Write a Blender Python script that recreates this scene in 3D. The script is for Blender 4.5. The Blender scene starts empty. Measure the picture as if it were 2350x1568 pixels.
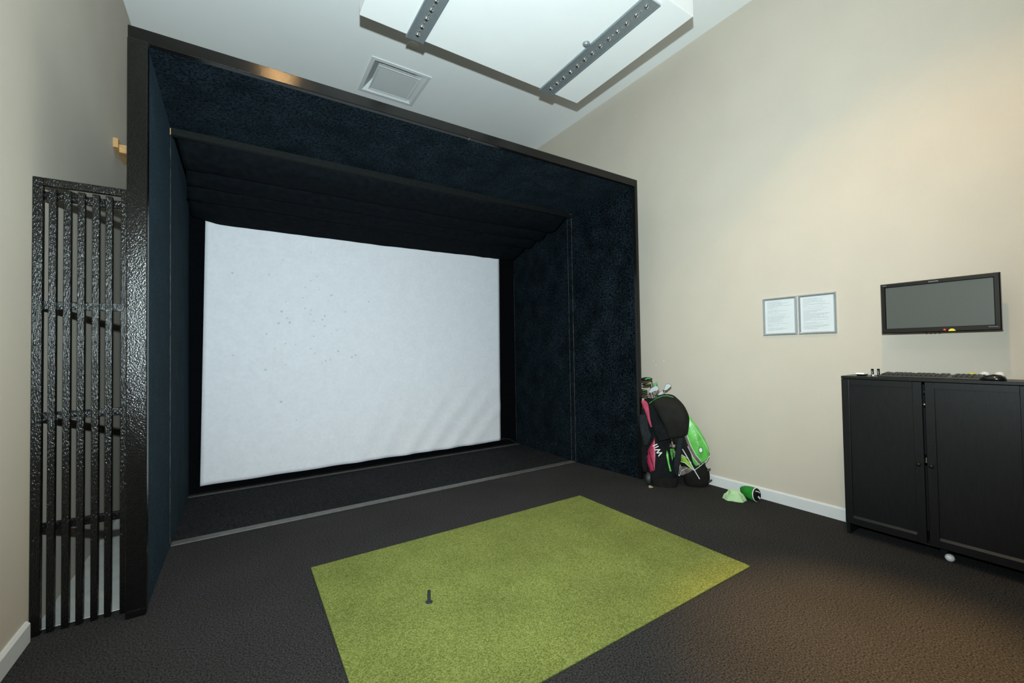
import bpy, bmesh, math, random
from mathutils import Vector, Matrix, noise
from mathutils.bvhtree import BVHTree

# ------------------------------------------------------------------ camera
scene = bpy.context.scene
COL = scene.collection
H = 1.26                                     # eye height of the camera in metres
PITCH, YAW, ROLL, FPX = 0.02122, 0.57554, -0.01586, 962.83
CAM = Vector((0, 0, H))
fwd = Vector((math.sin(YAW) * math.cos(PITCH), math.cos(YAW) * math.cos(PITCH), math.sin(PITCH)))
rgt0 = Vector((math.cos(YAW), -math.sin(YAW), 0))
up0 = rgt0.cross(fwd)
rgt = math.cos(ROLL) * rgt0 + math.sin(ROLL) * up0
upv = -math.sin(ROLL) * rgt0 + math.cos(ROLL) * up0
cd = bpy.data.cameras.new('camera')
cd.sensor_width = 36
cd.lens = FPX / 2350 * 36
cd.clip_start = 0.02
cam = bpy.data.objects.new('camera', cd)
COL.objects.link(cam)
m3 = Matrix((rgt, upv, -fwd)).transposed()
cam.matrix_world = Matrix.Translation(CAM) @ m3.to_4x4()
scene.camera = cam

# ------------------------------------------------------------------ world, light, exposure
world = bpy.data.worlds.new('world')
scene.world = world
world.use_nodes = True
world.node_tree.nodes['Background'].inputs[0].default_value = (0.5, 0.55, 0.6, 1)
world.node_tree.nodes['Background'].inputs[1].default_value = 0.0
vs = scene.view_settings
vs.view_transform = 'Standard'
vs.look = 'None'
vs.gamma = 1
vs.exposure = 0.0
vs.use_curve_mapping = False

FLASH_W, WARM_W = 800, 104
FLASH_COL = (0.79, 0.97, 1.0)
WARM_COL = (1.0, 0.60, 0.22)
# the photographer's flash, on top of the camera
ld = bpy.data.lights.new('camera_flash', 'SPOT')
ld.energy = FLASH_W
ld.color = FLASH_COL
ld.spot_size = math.radians(156)
ld.spot_blend = 1.0
ld.shadow_soft_size = 0.02
flash = bpy.data.objects.new('camera_flash', ld)
COL.objects.link(flash)
flash_dir = (fwd - 0.09 * rgt + 0.27 * upv).normalized()
flash.matrix_world = Matrix.Translation(CAM + upv * 0.29) @ flash_dir.to_track_quat('-Z', 'Y').to_matrix().to_4x4()

# ------------------------------------------------------------------ room measures
XR, XL_W, ZC = 3.635, -0.80, 4.188           # right wall, left wall, ceiling
Y_BACK, Y_FRONT = 5.70, -5.5
YF = 2.742                                   # front of the simulator bay
BXL, BXR, BZT = -0.465, 3.272, 2.910         # outer left, right, top of the bay fascia
YS, XIL, XIR, ZI = 3.579, -0.390, 3.146, 2.792
YB = 4.777                                   # plane of the projection screen

# ------------------------------------------------------------------ materials
MATS = {}
def mat(name, col, rough=0.6, metal=0.0, spec=0.5, noise_amt=0.0, noise_scale=40.0, col2=None,
        bump=0.0, bump_scale=60.0, coat=0.0, emit=None, emit_s=0.0, detail=3.0, sheen=0.0, sheen_tint=None, big=0.0, big_scale=2.0, stretch=None, transmission=0.0, ramp=(0.3, 0.7)):
    if name in MATS:
        return MATS[name]
    m = bpy.data.materials.new(name)
    m.use_nodes = True
    nt = m.node_tree
    b = nt.nodes['Principled BSDF']
    b.inputs['Base Color'].default_value = (*col, 1)
    b.inputs['Roughness'].default_value = rough
    b.inputs['Metallic'].default_value = metal
    b.inputs['Specular IOR Level'].default_value = spec
    b.inputs['Coat Weight'].default_value = coat
    b.inputs['Coat Roughness'].default_value = 0.08
    b.inputs['Sheen Weight'].default_value = sheen
    if sheen_tint: b.inputs['Sheen Tint'].default_value = (*sheen_tint, 1)
    b.inputs['Transmission Weight'].default_value = transmission
    if emit:
        b.inputs['Emission Color'].default_value = (*emit, 1)
        b.inputs['Emission Strength'].default_value = emit_s
    tc = nt.nodes.new('ShaderNodeTexCoord')
    vec = tc.outputs['Object']
    if stretch:
        mp = nt.nodes.new('ShaderNodeMapping')
        mp.inputs['Scale'].default_value = stretch
        nt.links.new(vec, mp.inputs['Vector'])
        vec = mp.outputs['Vector']
    if noise_amt > 0 or col2:
        n = nt.nodes.new('ShaderNodeTexNoise')
        n.inputs['Scale'].default_value = noise_scale
        n.inputs['Detail'].default_value = detail
        nt.links.new(vec, n.inputs['Vector'])
        r = nt.nodes.new('ShaderNodeValToRGB')
        r.color_ramp.elements[0].position = ramp[0]
        r.color_ramp.elements[1].position = ramp[1]
        c2 = col2 if col2 else tuple(c * (1 + noise_amt) for c in col)
        c1 = col if col2 else tuple(c * (1 - noise_amt) for c in col)
        r.color_ramp.elements[0].color = (*c1, 1)
        r.color_ramp.elements[1].color = (*c2, 1)
        nt.links.new(n.outputs['Fac'], r.inputs['Fac'])
        out = r.outputs['Color']
        if big > 0:
            n2 = nt.nodes.new('ShaderNodeTexNoise')
            n2.inputs['Scale'].default_value = big_scale
            n2.inputs['Detail'].default_value = 4
            nt.links.new(tc.outputs['Object'], n2.inputs['Vector'])
            mr = nt.nodes.new('ShaderNodeMapRange')
            mr.inputs[1].default_value = 0.3
            mr.inputs[2].default_value = 0.7
            mr.inputs[3].default_value = 1 - big
            mr.inputs[4].default_value = 1 + big
            nt.links.new(n2.outputs['Fac'], mr.inputs[0])
            mx = nt.nodes.new('ShaderNodeMix')
            mx.data_type = 'RGBA'
            mx.blend_type = 'MULTIPLY'
            mx.inputs[0].default_value = 1.0
            nt.links.new(out, mx.inputs[6])
            nt.links.new(mr.outputs[0], mx.inputs[7])
            out = mx.outputs[2]
        nt.links.new(out, b.inputs['Base Color'])
    if bump > 0:
        n = nt.nodes.new('ShaderNodeTexNoise')
        n.inputs['Scale'].default_value = bump_scale
        n.inputs['Detail'].default_value = 3
        nt.links.new(vec, n.inputs['Vector'])
        bp = nt.nodes.new('ShaderNodeBump')
        bp.inputs['Strength'].default_value = bump
        bp.inputs['Distance'].default_value = 0.01
        nt.links.new(n.outputs['Fac'], bp.inputs['Height'])
        nt.links.new(bp.outputs['Normal'], b.inputs['Normal'])
    MATS[name] = m
    return m

M_WALL = mat('cream_wall_paint', (0.598, 0.528, 0.445), 0.75, noise_amt=0.02, noise_scale=3, bump=0.05, bump_scale=220, spec=0.3)
M_CEIL = mat('white_ceiling_paint', (0.95, 0.95, 0.945), 0.85, noise_amt=0.012, noise_scale=2, spec=0.2)
M_BASEB = mat('white_gloss_skirting', (0.70, 0.71, 0.72), 0.4, noise_amt=0.02, noise_scale=8)
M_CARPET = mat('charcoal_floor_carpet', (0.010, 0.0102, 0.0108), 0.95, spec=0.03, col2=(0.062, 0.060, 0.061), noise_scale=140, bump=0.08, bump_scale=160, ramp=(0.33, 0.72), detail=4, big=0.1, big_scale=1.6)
M_BAYC = mat('navy_black_bay_carpet', (0.0004, 0.0008, 0.0012), 0.95, spec=0.01, col2=(0.0112, 0.0172, 0.0230), noise_scale=75, bump=0.1, bump_scale=130, ramp=(0.36, 0.68), detail=5, big=0.5, big_scale=5.0, sheen=0.035, sheen_tint=(0.35, 0.55, 0.7))
M_TURF = mat('green_turf', (0.095, 0.125, 0.025), 0.9, spec=0.05, col2=(0.245, 0.275, 0.086), noise_scale=170, bump=0.15, bump_scale=300, ramp=(0.36, 0.66), detail=4, big=0.12, big_scale=3.0)
M_BLKPAINT = mat('black_gloss_paint', (0.004, 0.004, 0.0036), 0.13, spec=0.33, noise_amt=0.15, noise_scale=30, bump=0.24, bump_scale=165)
M_SLAT = mat('brushed_black_gloss_paint', (0.004, 0.004, 0.0036), 0.16, spec=0.4, noise_amt=0.15, noise_scale=30, bump=0.55, bump_scale=210, stretch=(1, 1, 0.3))
M_FASCIA = mat('black_fascia_paint', (0.006, 0.0056, 0.005), 0.14, spec=0.3, noise_amt=0.15, noise_scale=30, bump=0.035, bump_scale=160)
M_SCREEN = mat('impact_screen_cloth', (0.76, 0.745, 0.79), 0.85, spec=0.2, noise_amt=0.025, noise_scale=9, bump=0.12, bump_scale=420, detail=5, big=0.03, big_scale=30)
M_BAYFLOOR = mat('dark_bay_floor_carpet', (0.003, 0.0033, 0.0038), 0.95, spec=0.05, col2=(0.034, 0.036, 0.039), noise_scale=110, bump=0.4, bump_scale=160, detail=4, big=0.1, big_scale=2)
M_PALEFLOOR = mat('bare_pale_screed', (0.55, 0.54, 0.51), 0.8, noise_amt=0.08, noise_scale=9)
M_CANOPY = mat('black_canopy_cloth', (0.0055, 0.007, 0.009), 0.85, spec=0.03, noise_amt=0.25, noise_scale=20, bump=0.1, bump_scale=300)
M_BATTEN = mat('matt_black_batten', (0.007, 0.008, 0.008), 0.6, spec=0.12, noise_amt=0.2, noise_scale=30)
M_BORDER = mat('black_surround_cloth', (0.0025, 0.003, 0.004), 0.9, spec=0.02, noise_amt=0.2, noise_scale=60)
M_STRIP = mat('grey_threshold_strip', (0.085, 0.085, 0.08), 0.5, noise_amt=0.2, noise_scale=25)
M_TRIMLINE = mat('dull_corner_bead', (0.004, 0.0045, 0.005), 0.6, metal=0.0, spec=0.2, col2=(0.07, 0.075, 0.075), noise_scale=16)
M_RAW = mat('raw_pine', (0.52, 0.30, 0.12), 0.6, noise_amt=0.15, noise_scale=14, stretch=(1, 8, 8))
M_WHITE = mat('white_panel', (0.85, 0.85, 0.845), 0.5, noise_amt=0.01, noise_scale=5)
M_VENT = mat('white_vent_metal', (0.74, 0.745, 0.75), 0.45, noise_amt=0.01, noise_scale=5)
M_CHAN = mat('grey_aluminium_channel', (0.24, 0.265, 0.28), 0.4, metal=0.35, noise_amt=0.05, noise_scale=40)
M_CHROME = mat('chrome', (0.85, 0.86, 0.88), 0.08, metal=1.0, noise_amt=0.03, noise_scale=40)
M_STEEL = mat('satin_steel', (0.62, 0.63, 0.64), 0.25, metal=1.0, noise_amt=0.05, noise_scale=60)
M_ALU = mat('silver_frame', (0.66, 0.68, 0.71), 0.3, metal=0.75, noise_amt=0.03, noise_scale=40)
M_PAPER = mat('white_paper', (0.66, 0.69, 0.71), 0.5, noise_amt=0.01, noise_scale=20, coat=0.2)
M_PRINT = mat('grey_print', (0.36, 0.39, 0.40), 0.6, noise_amt=0.2, noise_scale=300)
M_WOODBLK = mat('black_brown_veneer', (0.0065, 0.0072, 0.008), 0.38, spec=0.35, noise_amt=0.25, noise_scale=14, stretch=(12, 12, 1), bump=0.06, bump_scale=60)
M_VOID = mat('dark_interior', (0.006, 0.006, 0.006), 0.9, noise_amt=0.1, noise_scale=20)
M_PLASTIC = mat('gloss_black_plastic', (0.006, 0.006, 0.0065), 0.16, spec=0.5, noise_amt=0.1, noise_scale=40)
M_LCD = mat('grey_lcd_panel', (0.078, 0.083, 0.073), 0.42, spec=0.4, noise_amt=0.06, noise_scale=500)
M_GREYTXT = mat('grey_lettering', (0.22, 0.22, 0.22), 0.4, noise_amt=0.05, noise_scale=100)
M_RED = mat('red_led', (0.8, 0.03, 0.02), 0.3, emit=(1, 0.05, 0.03), emit_s=0.8, noise_amt=0.02)
M_YELLOW = mat('yellow_plastic', (0.85, 0.70, 0.01), 0.4, noise_amt=0.04, noise_scale=60)
M_KEYS = mat('dark_keycaps', (0.02, 0.02, 0.021), 0.4, noise_amt=0.1, noise_scale=90)
M_KBD = mat('tan_reflection_keyboard_case', (0.05, 0.043, 0.034), 0.35, noise_amt=0.1, noise_scale=30)  # black case; the tan reflection along its front edge is put into the colour
M_BALL = mat('white_golf_ball', (0.82, 0.83, 0.82), 0.3, noise_amt=0.02, noise_scale=30, bump=0.25, bump_scale=330)
M_RUBBER = mat('dark_rubber', (0.022, 0.025, 0.031), 0.55, noise_amt=0.15, noise_scale=80)
M_NYLON = mat('black_nylon', (0.006, 0.007, 0.008), 0.85, spec=0.12, noise_amt=0.25, noise_scale=25, bump=0.3, bump_scale=45)
M_NYLONB = mat('black_brown_nylon', (0.013, 0.012, 0.010), 0.75, spec=0.15, noise_amt=0.25, noise_scale=12, bump=0.3, bump_scale=30)
M_CRIMSON = mat('crimson_nylon', (0.33, 0.016, 0.062), 0.45, noise_amt=0.2, noise_scale=16, bump=0.25, bump_scale=40)
M_GREEN = mat('bright_green_vinyl', (0.13, 0.50, 0.085), 0.35, noise_amt=0.3, noise_scale=14, bump=0.3, bump_scale=24)
M_LIME = mat('lime_vinyl', (0.30, 0.52, 0.06), 0.35, noise_amt=0.2, noise_scale=18)
M_PIPEG = mat('green_piping', (0.03, 0.22, 0.06), 0.4, noise_amt=0.2, noise_scale=60)
M_PIPEW = mat('white_piping', (0.75, 0.74, 0.72), 0.4, noise_amt=0.05, noise_scale=60)
M_SILV = mat('silver_brown_vinyl', (0.17, 0.14, 0.125), 0.35, noise_amt=0.3, noise_scale=30)
M_GREYPAD = mat('grey_strap_pad', (0.014, 0.018, 0.021), 0.85, spec=0.1, noise_amt=0.2, noise_scale=40)
M_BASE = mat('brown_black_base', (0.011, 0.010, 0.0085), 0.85, spec=0.1, noise_amt=0.2, noise_scale=30)
M_CLUBG = mat('gloss_black_clubhead', (0.008, 0.01, 0.012), 0.15, spec=0.6, noise_amt=0.1, noise_scale=30)
M_CLUBGR = mat('green_clubhead_flash', (0.03, 0.30, 0.05), 0.25, noise_amt=0.2, noise_scale=40)
M_IRON = mat('brushed_iron', (0.22, 0.225, 0.225), 0.45, metal=0.6, noise_amt=0.1, noise_scale=60)
M_CLOTH = mat('pale_green_cloth', (0.40, 0.60, 0.33), 0.85, noise_amt=0.12, noise_scale=16, bump=0.2, bump_scale=120)
M_COVER = mat('kelly_green_knit', (0.012, 0.23, 0.02), 0.55, noise_amt=0.15, noise_scale=30)
M_DEBRIS = mat('tan_scrap', (0.45, 0.36, 0.22), 0.7, noise_amt=0.2, noise_scale=60)
M_LAMP = mat('lamp_glow', (1, 0.9, 0.75), 0.4, emit=(1.0, 0.66, 0.30), emit_s=320.0, noise_amt=0.01)

# ------------------------------------------------------------------ mesh helpers
class MB:
    def __init__(s):
        s.v, s.f = [], []
    def quad(s, *pts):
        i = len(s.v); s.v += [Vector(p) for p in pts]; s.f.append(tuple(range(i, i + len(pts)))); return s
    def box(s, x0, x1, y0, y1, z0, z1):
        i = len(s.v)
        s.v += [Vector(p) for p in ((x0, y0, z0), (x1, y0, z0), (x1, y1, z0), (x0, y1, z0), (x0, y0, z1), (x1, y0, z1), (x1, y1, z1), (x0, y1, z1))]
        for q in ((0, 3, 2, 1), (4, 5, 6, 7), (0, 1, 5, 4), (1, 2, 6, 5), (2, 3, 7, 6), (3, 0, 4, 7)):
            s.f.append(tuple(i + k for k in q))
        return s
    def hexa(s, lo, hi):
        """eight corners: lower four then upper four, same winding"""
        i = len(s.v); s.v += [Vector(p) for p in lo] + [Vector(p) for p in hi]
        for q in ((0, 3, 2, 1), (4, 5, 6, 7), (0, 1, 5, 4), (1, 2, 6, 5), (2, 3, 7, 6), (3, 0, 4, 7)):
            s.f.append(tuple(i + k for k in q))
        return s
    def rings(s, rings, cap=True):
        n = len(rings[0]); i = len(s.v)
        for r in rings: s.v += [Vector(p) for p in r]
        for k in range(len(rings) - 1):
            for j in range(n):
                a = i + k * n + j; b = i + k * n + (j + 1) % n
                s.f.append((a, b, b + n, a + n))
        if cap:
            s.f.append(tuple(i + j for j in reversed(range(n))))
            s.f.append(tuple(i + (len(rings) - 1) * n + j for j in range(n)))
        return s
    def tube(s, pts, r, n=8):
        pts = [Vector(p) for p in pts]; rs = []
        for k, p in enumerate(pts):
            t = (pts[min(k + 1, len(pts) - 1)] - pts[max(k - 1, 0)]).normalized()
            a = t.cross(Vector((0, 0, 1)) if abs(t.z) < 0.9 else Vector((1, 0, 0))).normalized(); b = t.cross(a)
            rr = r[k] if isinstance(r, (list, tuple)) else r
            rs.append([p + rr * (math.cos(2 * math.pi * j / n) * a + math.sin(2 * math.pi * j / n) * b) for j in range(n)])
        return s.rings(rs)
    def lathe(s, prof, c=(0, 0, 0), n=20, axis='z'):
        c = Vector(c); rs = []
        for r, h in prof:
            ring = []
            for j in range(n):
                a = 2 * math.pi * j / n; x, y = r * math.cos(a), r * math.sin(a)
                ring.append(c + (Vector((x, y, h)) if axis == 'z' else Vector((h, x, y)) if axis == 'x' else Vector((y, h, x))))
            rs.append(ring)
        return s.rings(rs)
    def sphere(s, c, r, n=16, m=10):
        if not isinstance(r, (tuple, list)): r = (r, r, r)
        rs = []
        for k in range(m + 1):
            t = math.pi * (k + 0.02 * (k == 0) - 0.02 * (k == m)) / m
            rs.append([Vector(c) + Vector((r[0] * math.sin(t) * math.cos(2 * math.pi * j / n), r[1] * math.sin(t) * math.sin(2 * math.pi * j / n), -r[2] * math.cos(t))) for j in range(n)])
        return s.rings(rs)
    def mesh(s, name, smooth=False, angle=None):
        me = bpy.data.meshes.new(name)
        me.from_pydata([tuple(v) for v in s.v], [], s.f)
        bm = bmesh.new(); bm.from_mesh(me)
        bmesh.ops.recalc_face_normals(bm, faces=bm.faces[:])
        bm.to_mesh(me); bm.free()
        if smooth:
            for p in me.polygons: p.use_smooth = True
            if angle: me.set_sharp_from_angle(angle=math.radians(angle))
        return me
    def build(s, name, material, parent=None, smooth=False, angle=40, bevel=0.0, seg=2):
        o = bpy.data.objects.new(name, s.mesh(name, smooth, angle))
        o.data.materials.append(material)
        COL.objects.link(o)
        if parent: attach(o, parent)
        if bevel > 0:
            b = o.modifiers.new('bevel', 'BEVEL'); b.width = bevel; b.segments = seg; b.limit_method = 'ANGLE'; b.angle_limit = math.radians(40)
        return o

def world_loc(o):
    p = Vector(o.location)
    while o.parent:
        o = o.parent; p += Vector(o.location)
    return p
def attach(o, parent):
    o.parent = parent
    o.location = Vector(o.location) - world_loc(parent)
def tag(o, label=None, cat=None, group=None, kind=None):
    if label: o['label'] = label
    if cat: o['category'] = cat
    if group: o['group'] = group
    if kind: o['kind'] = kind
    return o
def thing(name, loc, label, cat, group=None):
    e = bpy.data.objects.new(name, None); e.empty_display_size = 0.05
    e.location = loc; COL.objects.link(e)
    return tag(e, label, cat, group)
def link_mesh(name, me, parent=None, loc=(0, 0, 0), rot=(0, 0, 0)):
    o = bpy.data.objects.new(name, me); COL.objects.link(o); o.location = loc; o.rotation_euler = rot
    if parent: attach(o, parent)
    return o
def struct(o): o['kind'] = 'structure'; return o
B = lambda *a: MB().box(*a)

# ------------------------------------------------------------------ the room
struct(B(XL_W - 0.1, XR + 0.1, Y_FRONT - 0.1, Y_BACK + 0.1, -0.08, 0).build('floor', M_CARPET))
VX, VY, VH = 1.41, 4.455, 0.31               # ceiling diffuser centre and half size
cm = MB()
hh = VH - 0.012
for (x0, x1, y0, y1) in ((XL_W - 0.1, VX - hh, Y_FRONT - 0.1, Y_BACK + 0.1), (VX + hh, XR + 0.1, Y_FRONT - 0.1, Y_BACK + 0.1),
                         (VX - hh, VX + hh, Y_FRONT - 0.1, VY - hh), (VX - hh, VX + hh, VY + hh, Y_BACK + 0.1)):
    cm.box(x0, x1, y0, y1, ZC, ZC + 0.05)
struct(cm.build('ceiling', M_CEIL))
struct(B(XL_W - 0.1, XL_W, Y_FRONT, Y_BACK, 0, ZC).build('wall_left', M_WALL))
wr = struct(B(XR, XR + 0.1, Y_FRONT, Y_BACK, 0, ZC).build('wall_right', M_WALL))
struct(B(XL_W, XR, Y_BACK, Y_BACK + 0.1, 0, ZC).build('wall_back', M_WALL))
struct(B(XL_W, XR, Y_FRONT - 0.1, Y_FRONT, 0, ZC).build('wall_front', M_WALL))
def baseboard(name, x0, x1, y0, y1, wall_low):
    t = x1 - x0
    lo = [(x0, y0, 0), (x1, y0, 0), (x1, y1, 0), (x0, y1, 0)]
    m = MB().box(x0, x1, y0, y1, 0, 0.08)
    a, b = (x0, x1 - t * 0.6) if wall_low else (x0 + t * 0.6, x1)
    m.hexa([(x0, y0, 0.08), (x1, y0, 0.08), (x1, y1, 0.08), (x0, y1, 0.08)], [(a, y0, 0.092), (b, y0, 0.092), (b, y1, 0.092), (a, y1, 0.092)])
    return struct(m.build(name, M_BASEB))
baseboard('baseboard_left', XL_W, XL_W + 0.016, Y_FRONT, 2.765, True)
baseboard('baseboard_right', XR - 0.016, XR, Y_FRONT, Y_BACK, False)
# filler dots left on the right wall
for (y, z, r) in ((2.885, 1.130, 0.0045), (2.755, 1.128, 0.005), (2.855, 1.085, 0.004)):
    MB().lathe([(r, -0.0015), (r * 0.7, -0.0022), (0.0005, -0.0024)], (XR, y, z), 12, 'x').build('filler_dot', M_WHITE, wr)

# ------------------------------------------------------------------ simulator bay
bay = thing('golf_simulator_bay', ((BXL + BXR) / 2, YF, 0), 'black framed golf simulator bay lined with dark navy carpet', 'simulator bay')
FD = 0.035                                    # fascia board depth
FXL, FXR, FZ = -0.386, 3.236, 2.842           # inner edges of the fascia
SEAM = 1.438
B(BXL, SEAM - 0.001, YF, YF + FD, FZ, BZT).build('fascia_board', M_FASCIA, bay, bevel=0.003)
B(SEAM + 0.001, BXR, YF, YF + FD, FZ, BZT).build('fascia_board', M_FASCIA, bay, bevel=0.003)
B(SEAM - 0.001, SEAM + 0.001, YF + 0.006, YF + FD, FZ, BZT - 0.002).build('board_joint', M_RAW, bay)
B(BXL, FXL, YF - 0.012, YF + FD, 0.0, FZ).build('post', M_BLKPAINT, bay, bevel=0.004)
B(BXL + 0.002, FXL - 0.002, YF - 0.02, YF - 0.012, 0.0, 0.03).build('post_foot', M_BLKPAINT, bay)
B(FXR, BXR, YF, YF + FD, 0.0, FZ).build('post', M_FASCIA, bay, bevel=0.003)
# carpeted reveal, front stage (tapers in a little) and rear stage
fl, fr, fz = -0.392, 3.240, 2.846
y0 = YF + FD
MB().hexa([(fl - 0.06, y0, 0), (fl, y0, 0), (XIL, YS, 0), (XIL - 0.06, YS, 0)], [(fl - 0.06, y0, fz), (fl, y0, fz), (XIL, YS, ZI), (XIL - 0.06, YS, ZI)]).build('side_panel', M_BAYC, bay)
MB().hexa([(fr, y0, 0), (fr + 0.03, y0, 0), (fr + 0.03, YS, 0), (XIR, YS, 0)], [(fr, y0, fz), (fr + 0.03, y0, fz), (fr + 0.03, YS, ZI), (XIR, YS, ZI)]).build('side_panel', M_BAYC, bay)
MB().hexa([(fl - 0.06, y0, fz), (fr + 0.03, y0, fz), (fr + 0.03, YS, ZI), (XIL - 0.06, YS, ZI)], [(fl - 0.06, y0, fz + 0.055), (fr + 0.03, y0, fz + 0.055), (fr + 0.03, YS, fz + 0.055), (XIL - 0.06, YS, fz + 0.055)]).build('header_panel', M_BAYC, bay)
B(XIL - 0.065, XIL + 0.002, YS + 0.004, YB, 0, ZI).build('side_panel', M_BAYC, bay)
B(XIR - 0.002, XIR + 0.065, YS + 0.004, YB, 0, ZI).build('side_panel', M_BAYC, bay)
B(XIL - 0.065, XIR + 0.065, YS + 0.004, YB, ZI + 0.03, ZI + 0.06).build('roof_panel', M_BORDER, bay)
B(XIL - 0.065, XIR + 0.065, YB + 0.03, YB + 0.06, 0, ZI + 0.06).build('back_panel', M_BORDER, bay)
B(XIL, XIR, YS - 0.012, YS + 0.03, ZI - 0.045, ZI).build('header_batten', M_BATTEN, bay)
# metal-looking corner beads where the stages meet
def bead(x, y, z0, z1, w=0.0035):
    return B(x - w / 2, x + w / 2, y - 0.003, y + 0.003, z0, z1).build('corner_bead', M_TRIMLINE, bay)
bead(XIR - 0.002, YS - 0.004, 0.02, ZI - 0.05)
bead(XIR - 0.016, YS + 0.05, 0.02, ZI - 0.05, 0.002)
bead(XIR - 0.003, YB - 0.004, 0.05, 2.3, 0.002)
bead(XIL + 0.002, YS - 0.004, 0.02, ZI - 0.05, 0.003)
B(XIL - 0.001, XIL + 0.004, YS - 0.016, YS - 0.012, ZI - 0.05, ZI - 0.006).build('staple', M_RAW, bay)
B(XIR - 0.035, XIR, YS - 0.016, YS - 0.012, ZI - 0.012, ZI - 0.009).build('staple', M_IRON, bay)
B(XIL + 0.002, XIR - 0.002, YS, YS + 0.075, 0.0, 0.008).build('threshold_strip', M_STRIP, bay, bevel=0.003)
B(XIL + 0.002, XIR - 0.002, YB - 0.085, YB - 0.03, 0.0, 0.006).build('threshold_strip', M_STRIP, bay, bevel=0.002)
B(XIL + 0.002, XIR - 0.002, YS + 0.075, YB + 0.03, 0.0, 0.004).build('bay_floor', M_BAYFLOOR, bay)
struct(B(XL_W, XIL - 0.068, 2.85, Y_BACK, 0.0, 0.004).build('floor_side_gap', M_PALEFLOOR))
# small sensor block and a wooden clip beside the cloth
B(XIR - 0.05, XIR, 4.55, 4.68, 2.55, 2.60).build('sensor_block', M_NYLON, bay, bevel=0.004)
B(XIL + 0.045, XIL + 0.10, 4.245, 4.262, 2.612, 2.632).build('wooden_clip', M_RAW, bay)

# impact screen with its creases
scr = MB()
SX0, SX1, SZ0, SZ1 = -0.305, 2.888, 0.073, 2.535
NX, NZ = 96, 72
def crease(x, z):
    s = (x - SX0) / (SX1 - SX0); t = (z - SZ0) / (SZ1 - SZ0)
    w = 0.0
    for (cx, ang, amp, wid, reach) in ((0.80, 0.62, 0.016, 0.026, 0.34), (0.88, 0.72, 0.018, 0.03, 0.40), (0.97, 0.78, 0.017, 0.03, 0.36), (1.06, 0.85, 0.013, 0.028, 0.32),
                                       (0.63, 0.35, 0.012, 0.028, 0.45), (0.70, 0.5, 0.010, 0.022, 0.3), (0.52, 0.1, 0.006, 0.03, 0.3), (0.17, -0.6, 0.008, 0.03, 0.22), (0.10, -0.9, 0.006, 0.02, 0.14)):
        d = s - (cx - 0.20 + ang * t * 0.9)
        w += amp * math.exp(-(d / wid) ** 2) * max(0.0, 1 - t / reach) ** 0.8
    w += 0.004 * math.sin(s * 9 + t * 4) * (1 - t)
    return w
vid = {}
for i in range(NX + 1):
    for j in range(NZ + 1):
        s = i / NX; t = j / NZ
        z = SZ0 + (SZ1 - SZ0) * t
        x = SX0 + (SX1 - SX0) * s + (0.040 * t - 0.0) * (1 - s) + 0.02 * t * s
        z += 0.004 * math.sin(s * 40) * (1 - t) * 0.5
        vid[i, j] = len(scr.v)
        scr.v.append(Vector((x, YB - 0.012 - crease(x, z), z)))
for i in range(NX):
    for j in range(NZ):
        scr.f.append((vid[i, j], vid[i + 1, j], vid[i + 1, j + 1], vid[i, j + 1]))
so = scr.build('projection_screen', M_SCREEN, None, True)
tag(so, 'large off-white cloth impact screen hanging inside the black bay', 'screen')
sm = so.modifiers.new('solid', 'SOLIDIFY'); sm.thickness = 0.004; sm.offset = 1.0
# scuffs where balls have hit
rnd = random.Random(4)
M_SCUFF = mat('grey_ball_scuff', (0.55, 0.585, 0.60), 0.9, noise_amt=0.05)
M_SCUFFW = mat('pale_fuzz', (0.80, 0.83, 0.84), 0.9, noise_amt=0.05)
sc = MB(); sw = MB()
for k in range(46):
    x = rnd.gauss(0.55, 0.30); z = rnd.gauss(1.55, 0.38); r = rnd.uniform(0.006, 0.013)
    if not (-0.15 < x < 1.4 and 0.5 < z < 2.35): continue
    sc.lathe([(r, 0.0), (r * 0.6, -0.0012), (0.0004, -0.0014)], (x, YB - 0.0135 - crease(x, z), z), 8, 'y')
for k in range(90):
    x = rnd.gauss(1.78, 0.06); z = rnd.gauss(1.08, 0.10); r = rnd.uniform(0.003, 0.007)
    sw.lathe([(r, 0.0), (r * 0.6, -0.0012), (0.0004, -0.0014)], (x, YB - 0.0145 - crease(x, z), z), 6, 'y')
a = sc.build('ball_scuff', M_SCUFF, so); a['kind'] = 'stuff'
a = sw.build('fuzz_mark', M_SCUFFW, so); a['kind'] = 'stuff'
# bungee at the lower corner
pts = [(2.87, YB - 0.03, 0.085), (2.92, YB - 0.05, 0.10), (2.99, YB - 0.07, 0.085), (3.05, YB - 0.08, 0.05), (3.11, YB - 0.08, 0.018)]
tag(MB().tube(pts, 0.006, 8).build('bungee_cord', M_GREYPAD, None, True), 'dark bungee cord at the lower right corner of the screen', 'cord')

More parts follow.
